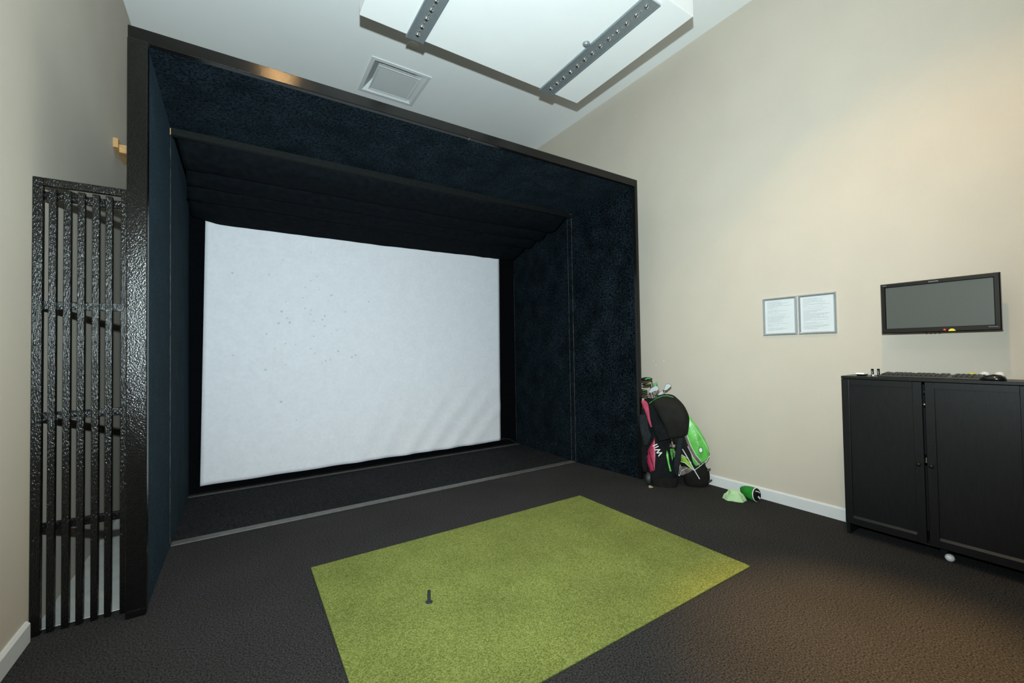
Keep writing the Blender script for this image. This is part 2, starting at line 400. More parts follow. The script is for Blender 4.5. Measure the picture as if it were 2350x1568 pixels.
# black pleated canopy cloth from header batten down to the screen top
can = MB()
prof = []
folds = [3.612, 3.94, 4.165, 4.385, 4.80]
ztop = lambda y: 2.752 + (y - 3.612) * (2.492 - 2.752) / (4.80 - 3.612)
for a in range(4):
    for k in range(10):
        t = k / 10.0
        y = folds[a] + (folds[a + 1] - folds[a]) * t
        sag = (0.040, 0.030, 0.030, 0.022)[a] * math.sin(math.pi * t) ** 0.8 + 0.034 * t
        prof.append((y, ztop(y) + 0.012 - sag, t))
    if a < 3:                                   # hanging lip of each pleat, then back up to the next one
        yf = folds[a + 1]
        prof.append((yf, ztop(yf) - 0.026, 0.98)); prof.append((yf + 0.006, ztop(yf) - 0.024, 0.99))
prof.append((folds[-1] - 0.03, ztop(4.80) - 0.014, 1.0))
NXC = 90
cvid = {}
for i in range(NXC + 1):
    s = i / NXC
    for j, (y, z, t) in enumerate(prof):
        e = min(s, 1 - s)
        edge = max(0.0, 1 - e / 0.06)
        x = XIL + 0.012 + (XIR - XIL - 0.024) * s
        yy = y
        w = 0.010 * noise.noise(Vector((x * 2.2, y * 3.0, 3.1))) + 0.008 * noise.noise(Vector((x * 7, y * 5, 5))) * (1.6 if s > 0.6 else 0.7)
        dz = 0.02 * math.sin(math.pi * s) - 0.012
        if j < len(prof) - 1:
            dz += w
        # cloth is gathered up at its left and right ends
        lift = 0.018 * edge * math.sin(math.pi * min(1, t + 0.2))
        if s < 0.06: x += 0.035 * (1 - s / 0.06) * (0.3 + 0.7 * math.sin(math.pi * min(1.0, (y - 3.6) / 0.75)))
        z2 = z - dz * 0.6 + lift
        if y > 4.55:
            z2 += (0.05 if s < 0.5 else 0.006) * edge * (y - 4.55) / 0.25
        cvid[i, j] = len(can.v); can.v.append(Vector((x, min(yy, YB - 0.035), z2)))
for i in range(NXC):
    for j in range(len(prof) - 1):
        can.f.append((cvid[i, j], cvid[i + 1, j], cvid[i + 1, j + 1], cvid[i, j + 1]))
co = can.build('canopy_curtain', M_CANOPY, None, True, 30)
sm = co.modifiers.new('solid', 'SOLIDIFY'); sm.thickness = 0.003; sm.offset = -1
tag(co, 'black pleated cloth canopy sagging above the white screen', 'curtain')

# timber strut between the bay roof and the left wall
st = thing('timber_strut', (XL_W, 4.4, 2.85), 'raw pine timber strut fixed to the left wall above the slatted gate', 'strut')
B(XL_W, XL_W + 0.028, 4.25, 4.60, 2.845, 2.915).build('wall_plate', M_RAW, st)
B(XL_W + 0.028, XIL - 0.066, 4.29, 4.34, 2.825, 2.885).build('cross_bar', M_RAW, st)

# ------------------------------------------------------------------ slatted gate
gy = 2.795
gate = thing('slatted_gate', ((XL_W + BXL) / 2, gy, 0), 'narrow glossy black slatted gate between the left wall and the bay', 'gate')
gx0, gx1, gz = XL_W + 0.001, BXL - 0.001, 2.098
GD = 0.030
B(gx0, gx0 + 0.034, gy, gy + GD, 0.0, gz).build('stile', M_SLAT, gate, bevel=0.003)
B(gx1 - 0.030, gx1, gy, gy + GD, 0.0, gz).build('stile', M_SLAT, gate, bevel=0.003)
B(gx0 + 0.034, gx1 - 0.030, gy, gy + GD, gz - 0.036, gz).build('rail', M_SLAT, gate, bevel=0.003)
slat_me = None
for xc in (-0.7335, -0.685, -0.6375, -0.587, -0.5395):
    if slat_me is None:
        o = B(-0.0125, 0.0125, 0, GD * 0.9, 0.004, gz - 0.046).build('slat', M_SLAT, None, bevel=0.002)
        slat_me = o.data; o.location = (xc, gy + 0.001, 0); attach(o, gate)
    else:
        o = link_mesh('slat', slat_me, gate, (xc, gy + 0.001, 0))
        b = o.modifiers.new('bevel', 'BEVEL'); b.width = 0.002; b.segments = 2
for z in (2.005, 1.487, 0.968, 0.455):
    B(gx0 + 0.002, gx1 - 0.002, gy + GD, gy + GD + 0.022, z, z + 0.038).build('batten', M_SLAT, gate, bevel=0.002)

# ------------------------------------------------------------------ turf mat and tee
tm = B(0.346, 2.444, 1.304, 2.735, 0.0, 0.009).build('turf_mat', M_TURF, None, bevel=0.003)
tag(tm, 'rectangular green artificial turf hitting mat lying on the carpet', 'mat')
te = thing('rubber_tee', (0.791, 2.018, 0.009), 'small upright dark rubber tee standing on the green mat', 'tee')
MB().lathe([(0.0105, 0.0), (0.009, 0.006), (0.0082, 0.03), (0.0086, 0.052), (0.0088, 0.056), (0.0062, 0.056), (0.006, 0.045), (0.001, 0.044)], (0.791, 2.018, 0.009), 20).build('tee_tube', M_RUBBER, te, True)
MB().lathe([(0.018, 0.0), (0.017, 0.002), (0.01, 0.003), (0.008, 0.003)], (0.791, 2.018, 0.009), 20).build('tee_flange', M_RUBBER, te, True)

# ------------------------------------------------------------------ hanging light panel
RX0, RX1, RY0, RY1, RZ = 0.664, 2.557, 1.640, 2.802, 3.48
raft = thing('hanging_light_panel', ((RX0 + RX1) / 2, (RY0 + RY1) / 2, RZ), 'white suspended ceiling panel with two grey strips of chrome spotlights', 'ceiling light')
B(RX0, RX1, RY0, RY1, RZ, RZ + 0.115).build('panel_body', M_WHITE, raft, bevel=0.004)
bead_me = MB().lathe([(0.0150, 0.0), (0.0150, -0.003), (0.0125, -0.007), (0.0085, -0.0115), (0.004, -0.0138), (0.0004, -0.0143)], (0, 0, 0), 18).mesh('spot_dome', True, 50)
bead_me.materials.append(M_CHROME)
dot_me = MB().lathe([(0.0062, 0.0), (0.0060, -0.002), (0.004, -0.005), (0.0003, -0.006)], (0, 0, 0), 12).mesh('pin_dome', True)
dot_me.materials.append(M_CHROME)
for (xc, w, ph) in ((1.042, 0.127, 0.0), (2.209, 0.140, 0.012)):
    ya, yb = RY0 + 0.05, RY1 + 0.012
    st = MB().box(xc - w / 2, xc + w / 2, ya, yb, RZ - 0.012, RZ - 0.001)
    st.hexa([(xc - w / 2, ya, RZ - 0.016), (xc - w / 2 + 0.008, ya, RZ - 0.016), (xc - w / 2 + 0.008, yb, RZ - 0.016), (xc - w / 2, yb, RZ - 0.016)],
            [(xc - w / 2, ya, RZ - 0.012), (xc - w / 2 + 0.008, ya, RZ - 0.012), (xc - w / 2 + 0.008, yb, RZ - 0.012), (xc - w / 2, yb, RZ - 0.012)])
    st.hexa([(xc + w / 2 - 0.008, ya, RZ - 0.016), (xc + w / 2, ya, RZ - 0.016), (xc + w / 2, yb, RZ - 0.016), (xc + w / 2 - 0.008, yb, RZ - 0.016)],
            [(xc + w / 2 - 0.008, ya, RZ - 0.012), (xc + w / 2, ya, RZ - 0.012), (xc + w / 2, yb, RZ - 0.012), (xc + w / 2 - 0.008, yb, RZ - 0.012)])
    so_ = st.build('light_strip', M_CHAN, raft)
    B(xc - w / 2 + 0.004, xc + w / 2 - 0.004, ya - 0.004, ya, RZ - 0.015, RZ - 0.002).build('end_cap', M_ALU, so_)
    for k in range(13):
        y = RY1 - 0.052 - ph - k * 0.0828
        link_mesh('spot_dome', bead_me, so_, (xc, y, RZ - 0.012))
        if k < 12: link_mesh('pin_dome', dot_me, so_, (xc, y - 0.0414, RZ - 0.012))
MB().lathe([(0.026, 0.0), (0.026, -0.008), (0.018, -0.018), (0.001, -0.021)], (2.112, 2.203, RZ), 20).build('sensor_dome', M_CHAN, raft, True)
for (x, y) in ((RX0 + 0.25, RY0 + 0.2), (RX1 - 0.25, RY0 + 0.2), (RX0 + 0.25, RY1 - 0.35), (RX1 - 0.25, RY1 - 0.35)):
    MB().tube([(x, y, RZ + 0.115), (x, y, ZC)], 0.0015, 6).build('suspension_wire', M_STEEL, raft)

# ------------------------------------------------------------------ ceiling diffuser and cover plate
vt = thing('ceiling_vent', (VX, VY, ZC), 'square white ceiling air diffuser with a dropped centre plate', 'vent')
def sqring(c, h, z): return [(c[0] - h, c[1] - h, z), (c[0] + h, c[1] - h, z), (c[0] + h, c[1] + h, z), (c[0] - h, c[1] + h, z)]
c = (VX, VY)
MB().rings([sqring(c, VH, ZC), sqring(c, VH, ZC - 0.007), sqring(c, VH - 0.035, ZC - 0.009), sqring(c, VH - 0.042, ZC - 0.004), sqring(c, VH - 0.075, ZC + 0.035), sqring(c, VH - 0.12, ZC + 0.085), sqring(c, VH - 0.12, ZC + 0.10), sqring(c, VH - 0.02, ZC + 0.10), sqring(c, VH - 0.02, ZC)], cap=False).build('frame', M_VENT, vt)
B(VX - VH + 0.03, VX + VH - 0.03, VY - VH + 0.03, VY + VH - 0.03, ZC + 0.10, ZC + 0.11).build('back_plate', M_VENT, vt)
pc = (VX + 0.004, VY)
MB().rings([sqring(pc, 0.200, ZC - 0.006), sqring(pc, 0.216, ZC - 0.012), sqring(pc, 0.219, ZC - 0.008), sqring(pc, 0.219, ZC - 0.004), sqring(pc, 0.19, ZC + 0.02), sqring(pc, 0.17, ZC + 0.055)]).build('centre_plate', M_VENT, vt)
for (dx, dy) in ((-0.12, -0.12), (0.12, -0.12), (-0.12, 0.12), (0.12, 0.12)):
    B(VX + dx - 0.006, VX + dx + 0.006, VY + dy - 0.006, VY + dy + 0.006, ZC + 0.05, ZC + 0.101).build('bracket', M_VENT, vt)
tag(MB().lathe([(0.055, 0.0), (0.055, -0.003), (0.050, -0.0055), (0.001, -0.006)], (1.391, 3.806, ZC), 28).build('ceiling_cover_plate', M_CEIL, None, True, 30),
    'small round white cover plate on the ceiling beside the hanging panel', 'cover plate')

# ------------------------------------------------------------------ recessed warm downlights near the camera (above the frame)
def downlight(x, y, label, w):
    d = thing('ceiling_downlight', (x, y, ZC), label, 'downlight', 'recessed ceiling downlights')
    MB().lathe([(0.060, 0.0), (0.060, -0.004), (0.048, -0.006), (0.044, -0.001)], (x, y, ZC), 28).build('trim_ring', M_CHROME, d, True)
    MB().lathe([(0.044, -0.002), (0.0005, -0.002)], (x, y, ZC), 24).build('lamp_lens', M_LAMP, d)
    l = bpy.data.lights.new('downlight_lamp', 'SPOT')
    l.energy = w; l.color = WARM_COL; l.spot_size = math.radians(112); l.spot_blend = 0.5; l.shadow_soft_size = 0.035
    o = bpy.data.objects.new('downlight_lamp', l); COL.objects.link(o); o.location = (x, y, ZC - 0.02)
    l2 = bpy.data.lights.new('downlight_core', 'SPOT')     # the hot centre of the same halogen beam
    l2.energy = w * 13.0; l2.color = WARM_COL; l2.spot_size = math.radians(27); l2.spot_blend = 1.0; l2.shadow_soft_size = 0.035
    o2 = bpy.data.objects.new('downlight_core', l2); COL.objects.link(o2); o2.location = (x, y, ZC - 0.02)
downlight(2.14, 0.58, 'recessed warm ceiling downlight in front of the wall monitor', WARM_W)
downlight(0.35, 0.54, 'recessed warm ceiling downlight near the left wall', WARM_W * 0.5)

# ------------------------------------------------------------------ notices on the right wall
def notice(y0, y1, z0, z1, label, seed):
    yc = (y0 + y1) / 2
    t = thing('framed_notice', (XR, yc, z0), label, 'picture frame', 'framed notices on the right wall')
    w = 0.019
    xs = (XR, XR - 0.012, XR - 0.015, XR - 0.007)
    def rect(i, x): return [(x, y0 + i, z0 + i), (x, y1 - i, z0 + i), (x, y1 - i, z1 - i), (x, y0 + i, z1 - i)]
    # four mitred mouldings
    r = [rect(0, XR), rect(0.002, XR - 0.010), rect(w * 0.5, XR - 0.016), rect(w, XR - 0.007), rect(w, XR)]
    for k in range(4):
        k2 = (k + 1) % 4
        m = MB()
        A = [q[k] for q in r]; Bq = [q[k2] for q in r]
        m.rings([A, Bq]); m.build('moulding', M_ALU, t)
    B(XR - 0.005, XR - 0.001, y0 + w * 0.9, y1 - w * 0.9, z0 + w * 0.9, z1 - w * 0.9).build('paper', M_PAPER, t)
    pm = MB(); q = random.Random(seed)
    z = z1 - w - 0.016; first = True
    yl, yr = y1 - w - 0.018, y0 + w + 0.016          # reading direction runs towards the camera (-Y)
    while z > z0 + w + 0.02:
        L = q.uniform(0.45, 0.98) if not first else 0.55
        if q.random() < 0.16: L = q.uniform(0.1, 0.3)
        y = yl; end = yl - (yl - yr) * L
        while y > end:
            ww = q.uniform(0.006, 0.019)
            ye = max(end, y - ww)
            pm.box(XR - 0.0054, XR - 0.0049, ye, y, z - 0.0011, z + 0.0011)
            y = ye - 0.0035
        z -= 0.0068 if q.random() > 0.18 else 0.0135
        first = False
    pm.build('print', M_PRINT, t)['kind'] = 'stuff'
notice(1.522, 1.776, 1.346, 1.652, 'silver framed printed notice nearer the bay, left of its pair', 3)
notice(1.264, 1.516, 1.346, 1.652, 'silver framed printed notice nearer the monitor, right of its pair', 8)

# ------------------------------------------------------------------ wall monitor
mx = 3.509                                     # front of the bezel
my0, my1, mz0, mz1 = 0.466, 0.982, 1.330, 1.650
mo = thing('wall_monitor', (XR, (my0 + my1) / 2, mz0), 'black widescreen monitor with a dark grey screen above the cabinet', 'monitor')
bz = 0.026
bb = 0.031
m = MB()
def mrect(i, j, x): return [(x, my0 + i, mz0 + j), (x, my1 - i, mz0 + j), (x, my1 - i, mz1 - i), (x, my0 + i, mz1 - i)]
m.rings([mrect(0.012, 0.012, mx + 0.04), mrect(0, 0, mx + 0.030), mrect(0, 0, mx + 0.006), mrect(0.005, 0.005, mx), mrect(bz - 0.004, bb - 0.003, mx), mrect(bz, bb, mx + 0.005), mrect(bz, bb, mx + 0.012)], cap=True)
m.build('bezel', M_PLASTIC, mo, True, 35)
B(mx + 0.0055, mx + 0.008, my0 + bz, my1 - bz, mz0 + bb, mz1 - bz).build('screen', M_LCD, mo)
B(mx + 0.04, mx + 0.075, (my0 + my1) / 2 - 0.10, (my0 + my1) / 2 + 0.10, mz0 + 0.08, mz1 - 0.08).build('back_cover', M_PLASTIC, mo, bevel=0.01)
B(mx + 0.075, XR, (my0 + my1) / 2 - 0.05, (my0 + my1) / 2 + 0.05, mz0 + 0.11, mz1 - 0.11).build('wall_bracket', M_RUBBER, mo)
yc = (my0 + my1) / 2 + 0.008
lg = MB()
for k in range(7): lg.box(mx - 0.0006, mx, yc + 0.020 - k * 0.0062 - 0.0045, yc + 0.020 - k * 0.0062, mz1 - 0.0165, mz1 - 0.0105)
lg.build('maker_mark', M_GREYTXT, mo)['kind'] = 'stuff'
B(mx - 0.0006, mx, my1 - 0.033, my1 - 0.012, mz1 - 0.0135, mz1 - 0.0105).build('corner_mark', M_GREYTXT, mo)
B(mx - 0.0006, mx, my0 + 0.012, my0 + 0.050, mz0 + 0.018, mz0 + 0.0205).build('corner_mark', M_GREYTXT, mo)
for k in range(4):
    B(mx + 0.006, mx + 0.012, yc + 0.035 - k * 0.019, yc + 0.041 - k * 0.019, mz0 - 0.003, mz0 + 0.001).build('button', M_PLASTIC, mo)
MB().lathe([(0.0052, 0.0), (0.004, -0.002), (0.0004, -0.003)], (mx, 0.690, mz0 + 0.0125), 14, 'x').build('power_light', M_RED, mo)
yb = MB(); ring = []
for x in (mx, mx - 0.004):
    ring.append([(x, 0.659 + 0.0145 * math.cos(a), mz0 + 0.0035 + 0.014 * math.sin(a)) for a in [math.pi * k / 12 for k in range(13)]])
yb.rings(ring); yb.build('yellow_sticker', M_YELLOW, mo)

# ------------------------------------------------------------------ cabinet
cx0 = 3.397; cxb = XR - 0.018
cy0, cy1, ctop = 0.358, 1.172, 1.054
cab = thing('black_cabinet', ((cx0 + cxb) / 2, (cy0 + cy1) / 2, 0), 'low black-brown two door cabinet against the right wall', 'cabinet')
bx = cx0 + 0.020
B(bx, cxb, cy1 - 0.018, cy1, 0.0, ctop - 0.018).build('side_panel', M_WOODBLK, cab, bevel=0.001)
B(bx, cxb, cy0, cy0 + 0.018, 0.0, ctop - 0.018).build('side_panel', M_WOODBLK, cab, bevel=0.001)
B(cx0 + 0.001, cxb, cy0, cy1, ctop - 0.018, ctop).build('top_panel', M_WOODBLK, cab, bevel=0.0015)
B(bx, cxb, cy0 + 0.018, cy1 - 0.018, 0.075, 0.093).build('bottom_shelf', M_WOODBLK, cab)
B(cxb - 0.006, cxb, cy0 + 0.018, cy1 - 0.018, 0.093, ctop - 0.018).build('back_panel', M_VOID, cab)
B(bx + 0.01, cxb - 0.006, cy0 + 0.018, cy1 - 0.018, 0.55, 0.568).build('shelf', M_WOODBLK, cab)
def door(y0, y1, knob_y):
    z0, z1 = 0.078, ctop - 0.021
    sw = 0.042
    d = bpy.data.objects.new('door', B(cx0 + 0.010, cx0 + 0.015, y0 + sw - 0.004, y1 - sw + 0.004, z0 + 0.050, z1 - 0.034).mesh('door'))
    d.data.materials.append(M_WOODBLK); COL.objects.link(d); attach(d, cab)
    B(cx0, cx0 + 0.019, y1 - sw, y1, z0, z1).build('door_stile', M_WOODBLK, d, bevel=0.0025)
    B(cx0, cx0 + 0.019, y0, y0 + sw, z0, z1).build('door_stile', M_WOODBLK, d, bevel=0.0025)
    B(cx0, cx0 + 0.019, y0 + sw, y1 - sw, z1 - 0.036, z1).build('door_rail', M_WOODBLK, d)
    rl = MB().box(cx0, cx0 + 0.019, y0 + sw, y1 - sw, z0, z0 + 0.040)
    rl.hexa([(cx0, y0 + sw, z0 + 0.040), (cx0 + 0.012, y0 + sw, z0 + 0.040), (cx0 + 0.012, y1 - sw, z0 + 0.040), (cx0, y1 - sw, z0 + 0.040)],
            [(cx0 + 0.009, y0 + sw, z0 + 0.054), (cx0 + 0.012, y0 + sw, z0 + 0.054), (cx0 + 0.012, y1 - sw, z0 + 0.054), (cx0 + 0.009, y1 - sw, z0 + 0.054)])
    rl.build('door_rail', M_WOODBLK, d)
    MB().lathe([(0.005, 0.0), (0.005, -0.010), (0.010, -0.016), (0.011, -0.021), (0.008, -0.025), (0.0006, -0.026)], (cx0, knob_y, 0.545), 18, 'x').build('knob', M_WOODBLK, d, True, 50)
door(0.775, cy1 - 0.001, 0.796)
door(cy0 + 0.001, 0.762, 0.741)
for z in (0.975, 0.90): MB().lathe([(0.004, 0), (0.003, -0.004), (0.0004, -0.005)], (bx, 0.7685, z), 10, 'x').build('catch_pin', M_BALL if z == 0.90 else M_RUBBER, cab)
B(bx - 0.004, bx + 0.002, 0.7665, 0.7705, 0.555, 0.585).build('magnet_plate', M_STEEL, cab)
B(cx0 + 0.05, cx0 + 0.08, 0.70, 0.73, 0.0, 0.075).build('centre_leg', M_WOODBLK, cab)

# golf balls
def golf_ball(loc, label):
    return tag(MB().sphere(loc, 0.0214, 24, 16).build('golf_ball', M_BALL, None, True), label, 'golf ball')
golf_ball((3.440, 0.690, 0.0214), 'white golf ball on the carpet just under the cabinet doors')
golf_ball((3.585, 0.548, ctop + 0.0214), 'white golf ball on the cabinet behind the mouse, nearer the bay')
golf_ball((3.590, 0.492, ctop + 0.0214), 'white golf ball on the cabinet behind the mouse, nearer the camera')
tag(MB().lathe([(0.0, 0), (0.014, 0.0), (0.016, 0.012), (0.014, 0.030), (0.0005, 0.034)], (3.590, 0.600, ctop), 16).build('yellow_cap', M_YELLOW, None, True, 40), 'small yellow plastic cap standing behind the keyboard', 'cap')
# receiver
rc = thing('receiver_box', (3.47, 1.085, ctop), 'small white and black wireless receiver box at the left end of the cabinet top', 'receiver')
rl = [(3.45, 1.062), (3.45, 1.108), (3.505, 1.102), (3.505, 1.056)]
def poly(pts, z, sc=1.0):
    cx_ = sum(p[0] for p in pts) / 4; cy_ = sum(p[1] for p in pts) / 4
    return [(cx_ + (p[0] - cx_) * sc, cy_ + (p[1] - cy_) * sc, z) for p in pts]
MB().rings([poly(rl, ctop, 0.72), poly(rl, ctop + 0.011, 1.0)]).build('base', M_PLASTIC, rc)
MB().rings([poly(rl, ctop + 0.011, 1.0), poly(rl, ctop + 0.016, 1.0), poly(rl, ctop + 0.021, 0.86)]).build('lid', M_WHITE, rc)
B(3.452, 3.458, 1.078, 1.084, ctop + 0.009, ctop + 0.013).build('port', M_PLASTIC, rc)
# two standing batteries and a bead
for (x, y, w) in ((3.475, 1.026, 'left'), (3.500, 1.002, 'right')):
    b = thing('battery', (x, y, ctop), 'black cylindrical battery standing on end beside the keyboard, %s of the two' % w, 'battery', 'standing batteries')
    MB().lathe([(0.0070, 0), (0.0072, 0.001), (0.0072, 0.047), (0.0065, 0.048)], (x, y, ctop), 18).build('sleeve', M_PLASTIC, b, True, 40)
    MB().lathe([(0.0028, 0.048), (0.0028, 0.0502), (0.0004, 0.0504)], (x, y, ctop), 12).build('terminal', M_STEEL, b, True, 40)
    B(x - 0.0076, x - 0.007, y - 0.002, y + 0.002, ctop + 0.008, ctop + 0.038).build('label_stripe', M_GREYTXT, b)
tag(MB().sphere((3.452, 1.016, ctop + 0.0062), 0.0062, 14, 10).build('white_bead', M_BALL, None, True), 'tiny white bead in front of the left battery', 'bead')
# keyboard
kb = thing('keyboard', (3.50, 0.76, ctop), 'black computer keyboard lying along the cabinet top', 'keyboard')
kx0, kx1, ky0, ky1 = 3.440, 3.575, 0.545, 0.985
MB().hexa([(kx0, ky0, ctop + 0.001), (kx1, ky0, ctop + 0.001), (kx1, ky1, ctop + 0.001), (kx0, ky1, ctop + 0.001)],
          [(kx0, ky0, ctop + 0.011), (kx1, ky0, ctop + 0.020), (kx1, ky1, ctop + 0.020), (kx0, ky1, ctop + 0.011)]).build('case', M_KBD, kb, bevel=0.002)
km = MB().rings([[(-0.009, -0.009, 0), (0.009, -0.009, 0), (0.009, 0.009, 0), (-0.009, 0.009, 0)], [(-0.0065, -0.007, 0.008), (0.0065, -0.007, 0.008), (0.0065, 0.007, 0.008), (-0.0065, 0.007, 0.008)]]).mesh('key')
km.materials.append(M_KEYS)
for r in range(6):
    x = kx0 + 0.017 + r * 0.0205
    for k in range(20):
        if k in (14,): continue
        if r == 5 and k in (1, 6, 11): continue
        link_mesh('key', km, kb, (x, ky1 - 0.018 - k * 0.0212, ctop + 0.011 + 0.009 * (x - kx0) / (kx1 - kx0)))
# mouse
ms = thing('computer_mouse', (3.46, 0.505, ctop), 'glossy black computer mouse at the right end of the keyboard', 'mouse')
mm = MB(); rs = []
prof_m = [(0.0, 0.012, 0.010), (0.10, 0.024, 0.016), (0.3, 0.030, 0.026), (0.55, 0.032, 0.033), (0.8, 0.030, 0.030), (0.95, 0.022, 0.020), (1.0, 0.010, 0.010)]
for (t, hw, hz) in prof_m:
    y = 0.555 - t * 0.105; ring = []
    for k in range(16):
        a = 2 * math.pi * k / 16; zz = math.sin(a)
        ring.append((3.462 + hw * math.cos(a), y, ctop + 0.001 + hz * max(0.0, 0.18 + 0.82 * zz) if zz > -0.2 else ctop + 0.001))
    rs.append(ring)
mm.rings(rs); mm.build('mouse_shell', M_PLASTIC, ms, True, 70)
MB().lathe([(0.007, -0.003), (0.008, 0), (0.007, 0.003)], (3.462, 0.532, ctop + 0.024), 14, 'x').build('scroll_wheel', M_RUBBER, ms, True)

# ------------------------------------------------------------------ golf bags, clubs and bits on the floor
NV = Vector((0.8, 0.6, 0))                     # horizontal direction from the camera to the bags
RV = Vector((0.6, -0.8, 0))                    # to the right, seen from the camera
def ray(u, v): return fwd + (u - 1175) / FPX * rgt - (v - 784) / FPX * upv
def at(u, v, c):
    d = ray(u, v); t = (c - NV.dot(CAM)) / NV.dot(d); return CAM + t * d
def loft(secs, n=22, ratio=0.8, e=2.4, fine=4):
    """cross-sections (left pt, right pt, depth plane) swept into a rounded body; e = superellipse power"""
    # smooth interpolation of the sections
    S = []
    for k in range(len(secs) - 1):
        p0 = secs[max(k - 1, 0)]; p1 = secs[k]; p2 = secs[k + 1]; p3 = secs[min(k + 2, len(secs) - 1)]
        for j in range(fine):
            t = j / fine
            S.append([0.5 * (2 * b + (c_ - a) * t + (2 * a - 5 * b + 4 * c_ - d) * t * t + (3 * b - a - 3 * c_ + d) * t ** 3) for a, b, c_, d in zip(p0, p1, p2, p3)])
    S.append(list(secs[-1])); rs = []
    for (uL, vL, uR, vR, c) in S:
        a = at(uL, vL, c); b = at(uR, vR, c); ctr = (a + b) / 2; h = (b - a) / 2; dv = NV * h.length * ratio
        ring = []
        for j in range(n):
            t = 2 * math.pi * j / n; ct, st_ = math.cos(t), math.sin(t)
            ring.append(ctr + h * math.copysign(abs(ct) ** (2 / e), ct) + dv * math.copysign(abs(st_) ** (2 / e), st_))
        rs.append(ring)
    return MB().rings(rs)
def bvh_of(objs):
    vs_, fs = [], []
    for o in objs:
        base = len(vs_); off = world_loc(o)
        vs_ += [Vector(v.co) + off for v in o.data.vertices]
        fs += [tuple(base + i for i in p.vertices) for p in o.data.polygons]
    return BVHTree.FromPolygons(vs_, fs)
def skin_pt(bvh, u, v, c, lift):
    d = ray(u, v).normalized(); loc, nrm, i, dist = bvh.ray_cast(CAM, d)
    if loc is None:
        p = at(u, v, c); loc, nrm, i, dist = bvh.find_nearest(p)
        loc = p
    return loc - NV * lift
def decal(name, poly_px, bvh, c, material, parent, lift=0.004, rings=4, thick=0.006):
    """a cloth panel sewn on the bag: follows the body's surface and has its own thickness"""
    # densify the outline
    pts = []
    for k in range(len(poly_px)):
        a, b = poly_px[k], poly_px[(k + 1) % len(poly_px)]
        L = math.hypot(b[0] - a[0], b[1] - a[1]); q = max(1, int(L / 6))
        for j in range(q): pts.append((a[0] + (b[0] - a[0]) * j / q, a[1] + (b[1] - a[1]) * j / q))
    cu = sum(p[0] for p in pts) / len(pts); cv = sum(p[1] for p in pts) / len(pts)
    front = []
    for r in range(rings + 1):
        s = 1 - r / (rings + 0.35)
        front.append([skin_pt(bvh, cu + (p[0] - cu) * s, cv + (p[1] - cv) * s, c, lift + (0 if r == 0 else thick * 0.6)) for p in pts])
    back = [q + NV * thick for q in front[0]]
    m = MB(); m.rings([back] + front); return m.build(name, material, parent, True, 60)
def cord(name, px, bvh, c, r, material, parent, lift=0.006):
    pts = []
    for k in range(len(px) - 1):
        a, b = px[k], px[k + 1]; q = max(2, int(math.hypot(b[0] - a[0], b[1] - a[1]) / 5))
        for j in range(q): pts.append((a[0] + (b[0] - a[0]) * j / q, a[1] + (b[1] - a[1]) * j / q))
    pts.append(px[-1])
    return MB().tube([skin_pt(bvh, u, v, c, lift) for u, v in pts], r, 6).build(name, material, parent, True)

# --- bag with crimson panels (behind, towards the bay)
C1 = 4.17
g1 = thing('golf_bag', (at(1515, 1105, C1).x, at(1515, 1105, C1).y, 0), 'black golf cart bag with crimson side panels, leaning beside the bay post', 'golf bag', 'golf bags by the right wall')
b1 = loft([(1486, 1098, 1554, 1100, 4.11), (1485, 1075, 1552, 1078, 4.12), (1484, 1030, 1544, 1032, 4.155), (1480, 970, 1534, 972, 4.23), (1478, 925, 1532, 927, 4.295), (1479, 915, 1529, 917, 4.305)], ratio=0.48).build('body', M_NYLON, g1, True, 60)
bv1 = bvh_of([b1])
loft([(1497, 1115, 1553, 1116, 4.10), (1494, 1106, 1556, 1108, 4.105), (1489, 1092, 1558, 1094, 4.11)], ratio=0.52).build('base', M_BASE, g1, True, 60)
loft([(1471, 921, 1480, 919, 4.225), (1474, 930, 1487, 926, 4.215), (1482, 950, 1491, 947, 4.18), (1487, 966, 1493, 964, 4.155), (1493, 981, 1498, 979, 4.13)], ratio=0.3, n=14).build('side_panel', M_CRIMSON, g1, True, 60)
decal('side_panel', [(1503, 1003), (1505, 1040), (1503, 1079), (1493, 1083), (1487, 1068), (1482, 1050), (1488, 1030), (1496, 1018)], bv1, C1, M_CRIMSON, g1)
cord('seam', [(1489, 1034), (1495, 1055), (1501, 1076)], bv1, C1, 0.003, M_NYLON, g1, 0.013)
cord('piping', [(1503, 1003), (1505, 1040), (1503, 1079)], bv1, C1, 0.002, M_GREYPAD, g1, 0.01)
loft([(1468, 952, 1482, 952, 4.17), (1467, 965, 1486, 965, 4.14), (1469, 985, 1490, 987, 4.11), (1473, 1002, 1495, 1002, 4.08), (1478, 1022, 1486, 1022, 4.08)], ratio=0.4, n=16).build('handle_pad', M_GREYPAD, g1, True, 60)
cord('strap', [(1490, 978), (1496, 992), (1490, 1015), (1486, 1030)], bv1, C1, 0.010, M_NYLON, g1, 0.02)
loft([(1476, 1082, 1494, 1083, 4.135), (1472, 1060, 1496, 1061, 4.145), (1472, 1010, 1494, 1011, 4.175), (1472, 960, 1488, 961, 4.215), (1473, 938, 1484, 939, 4.235)], ratio=0.35, n=16).build('side_pocket', M_NYLON, g1, True, 60)
wc = at(1489, 1098, 4.10)
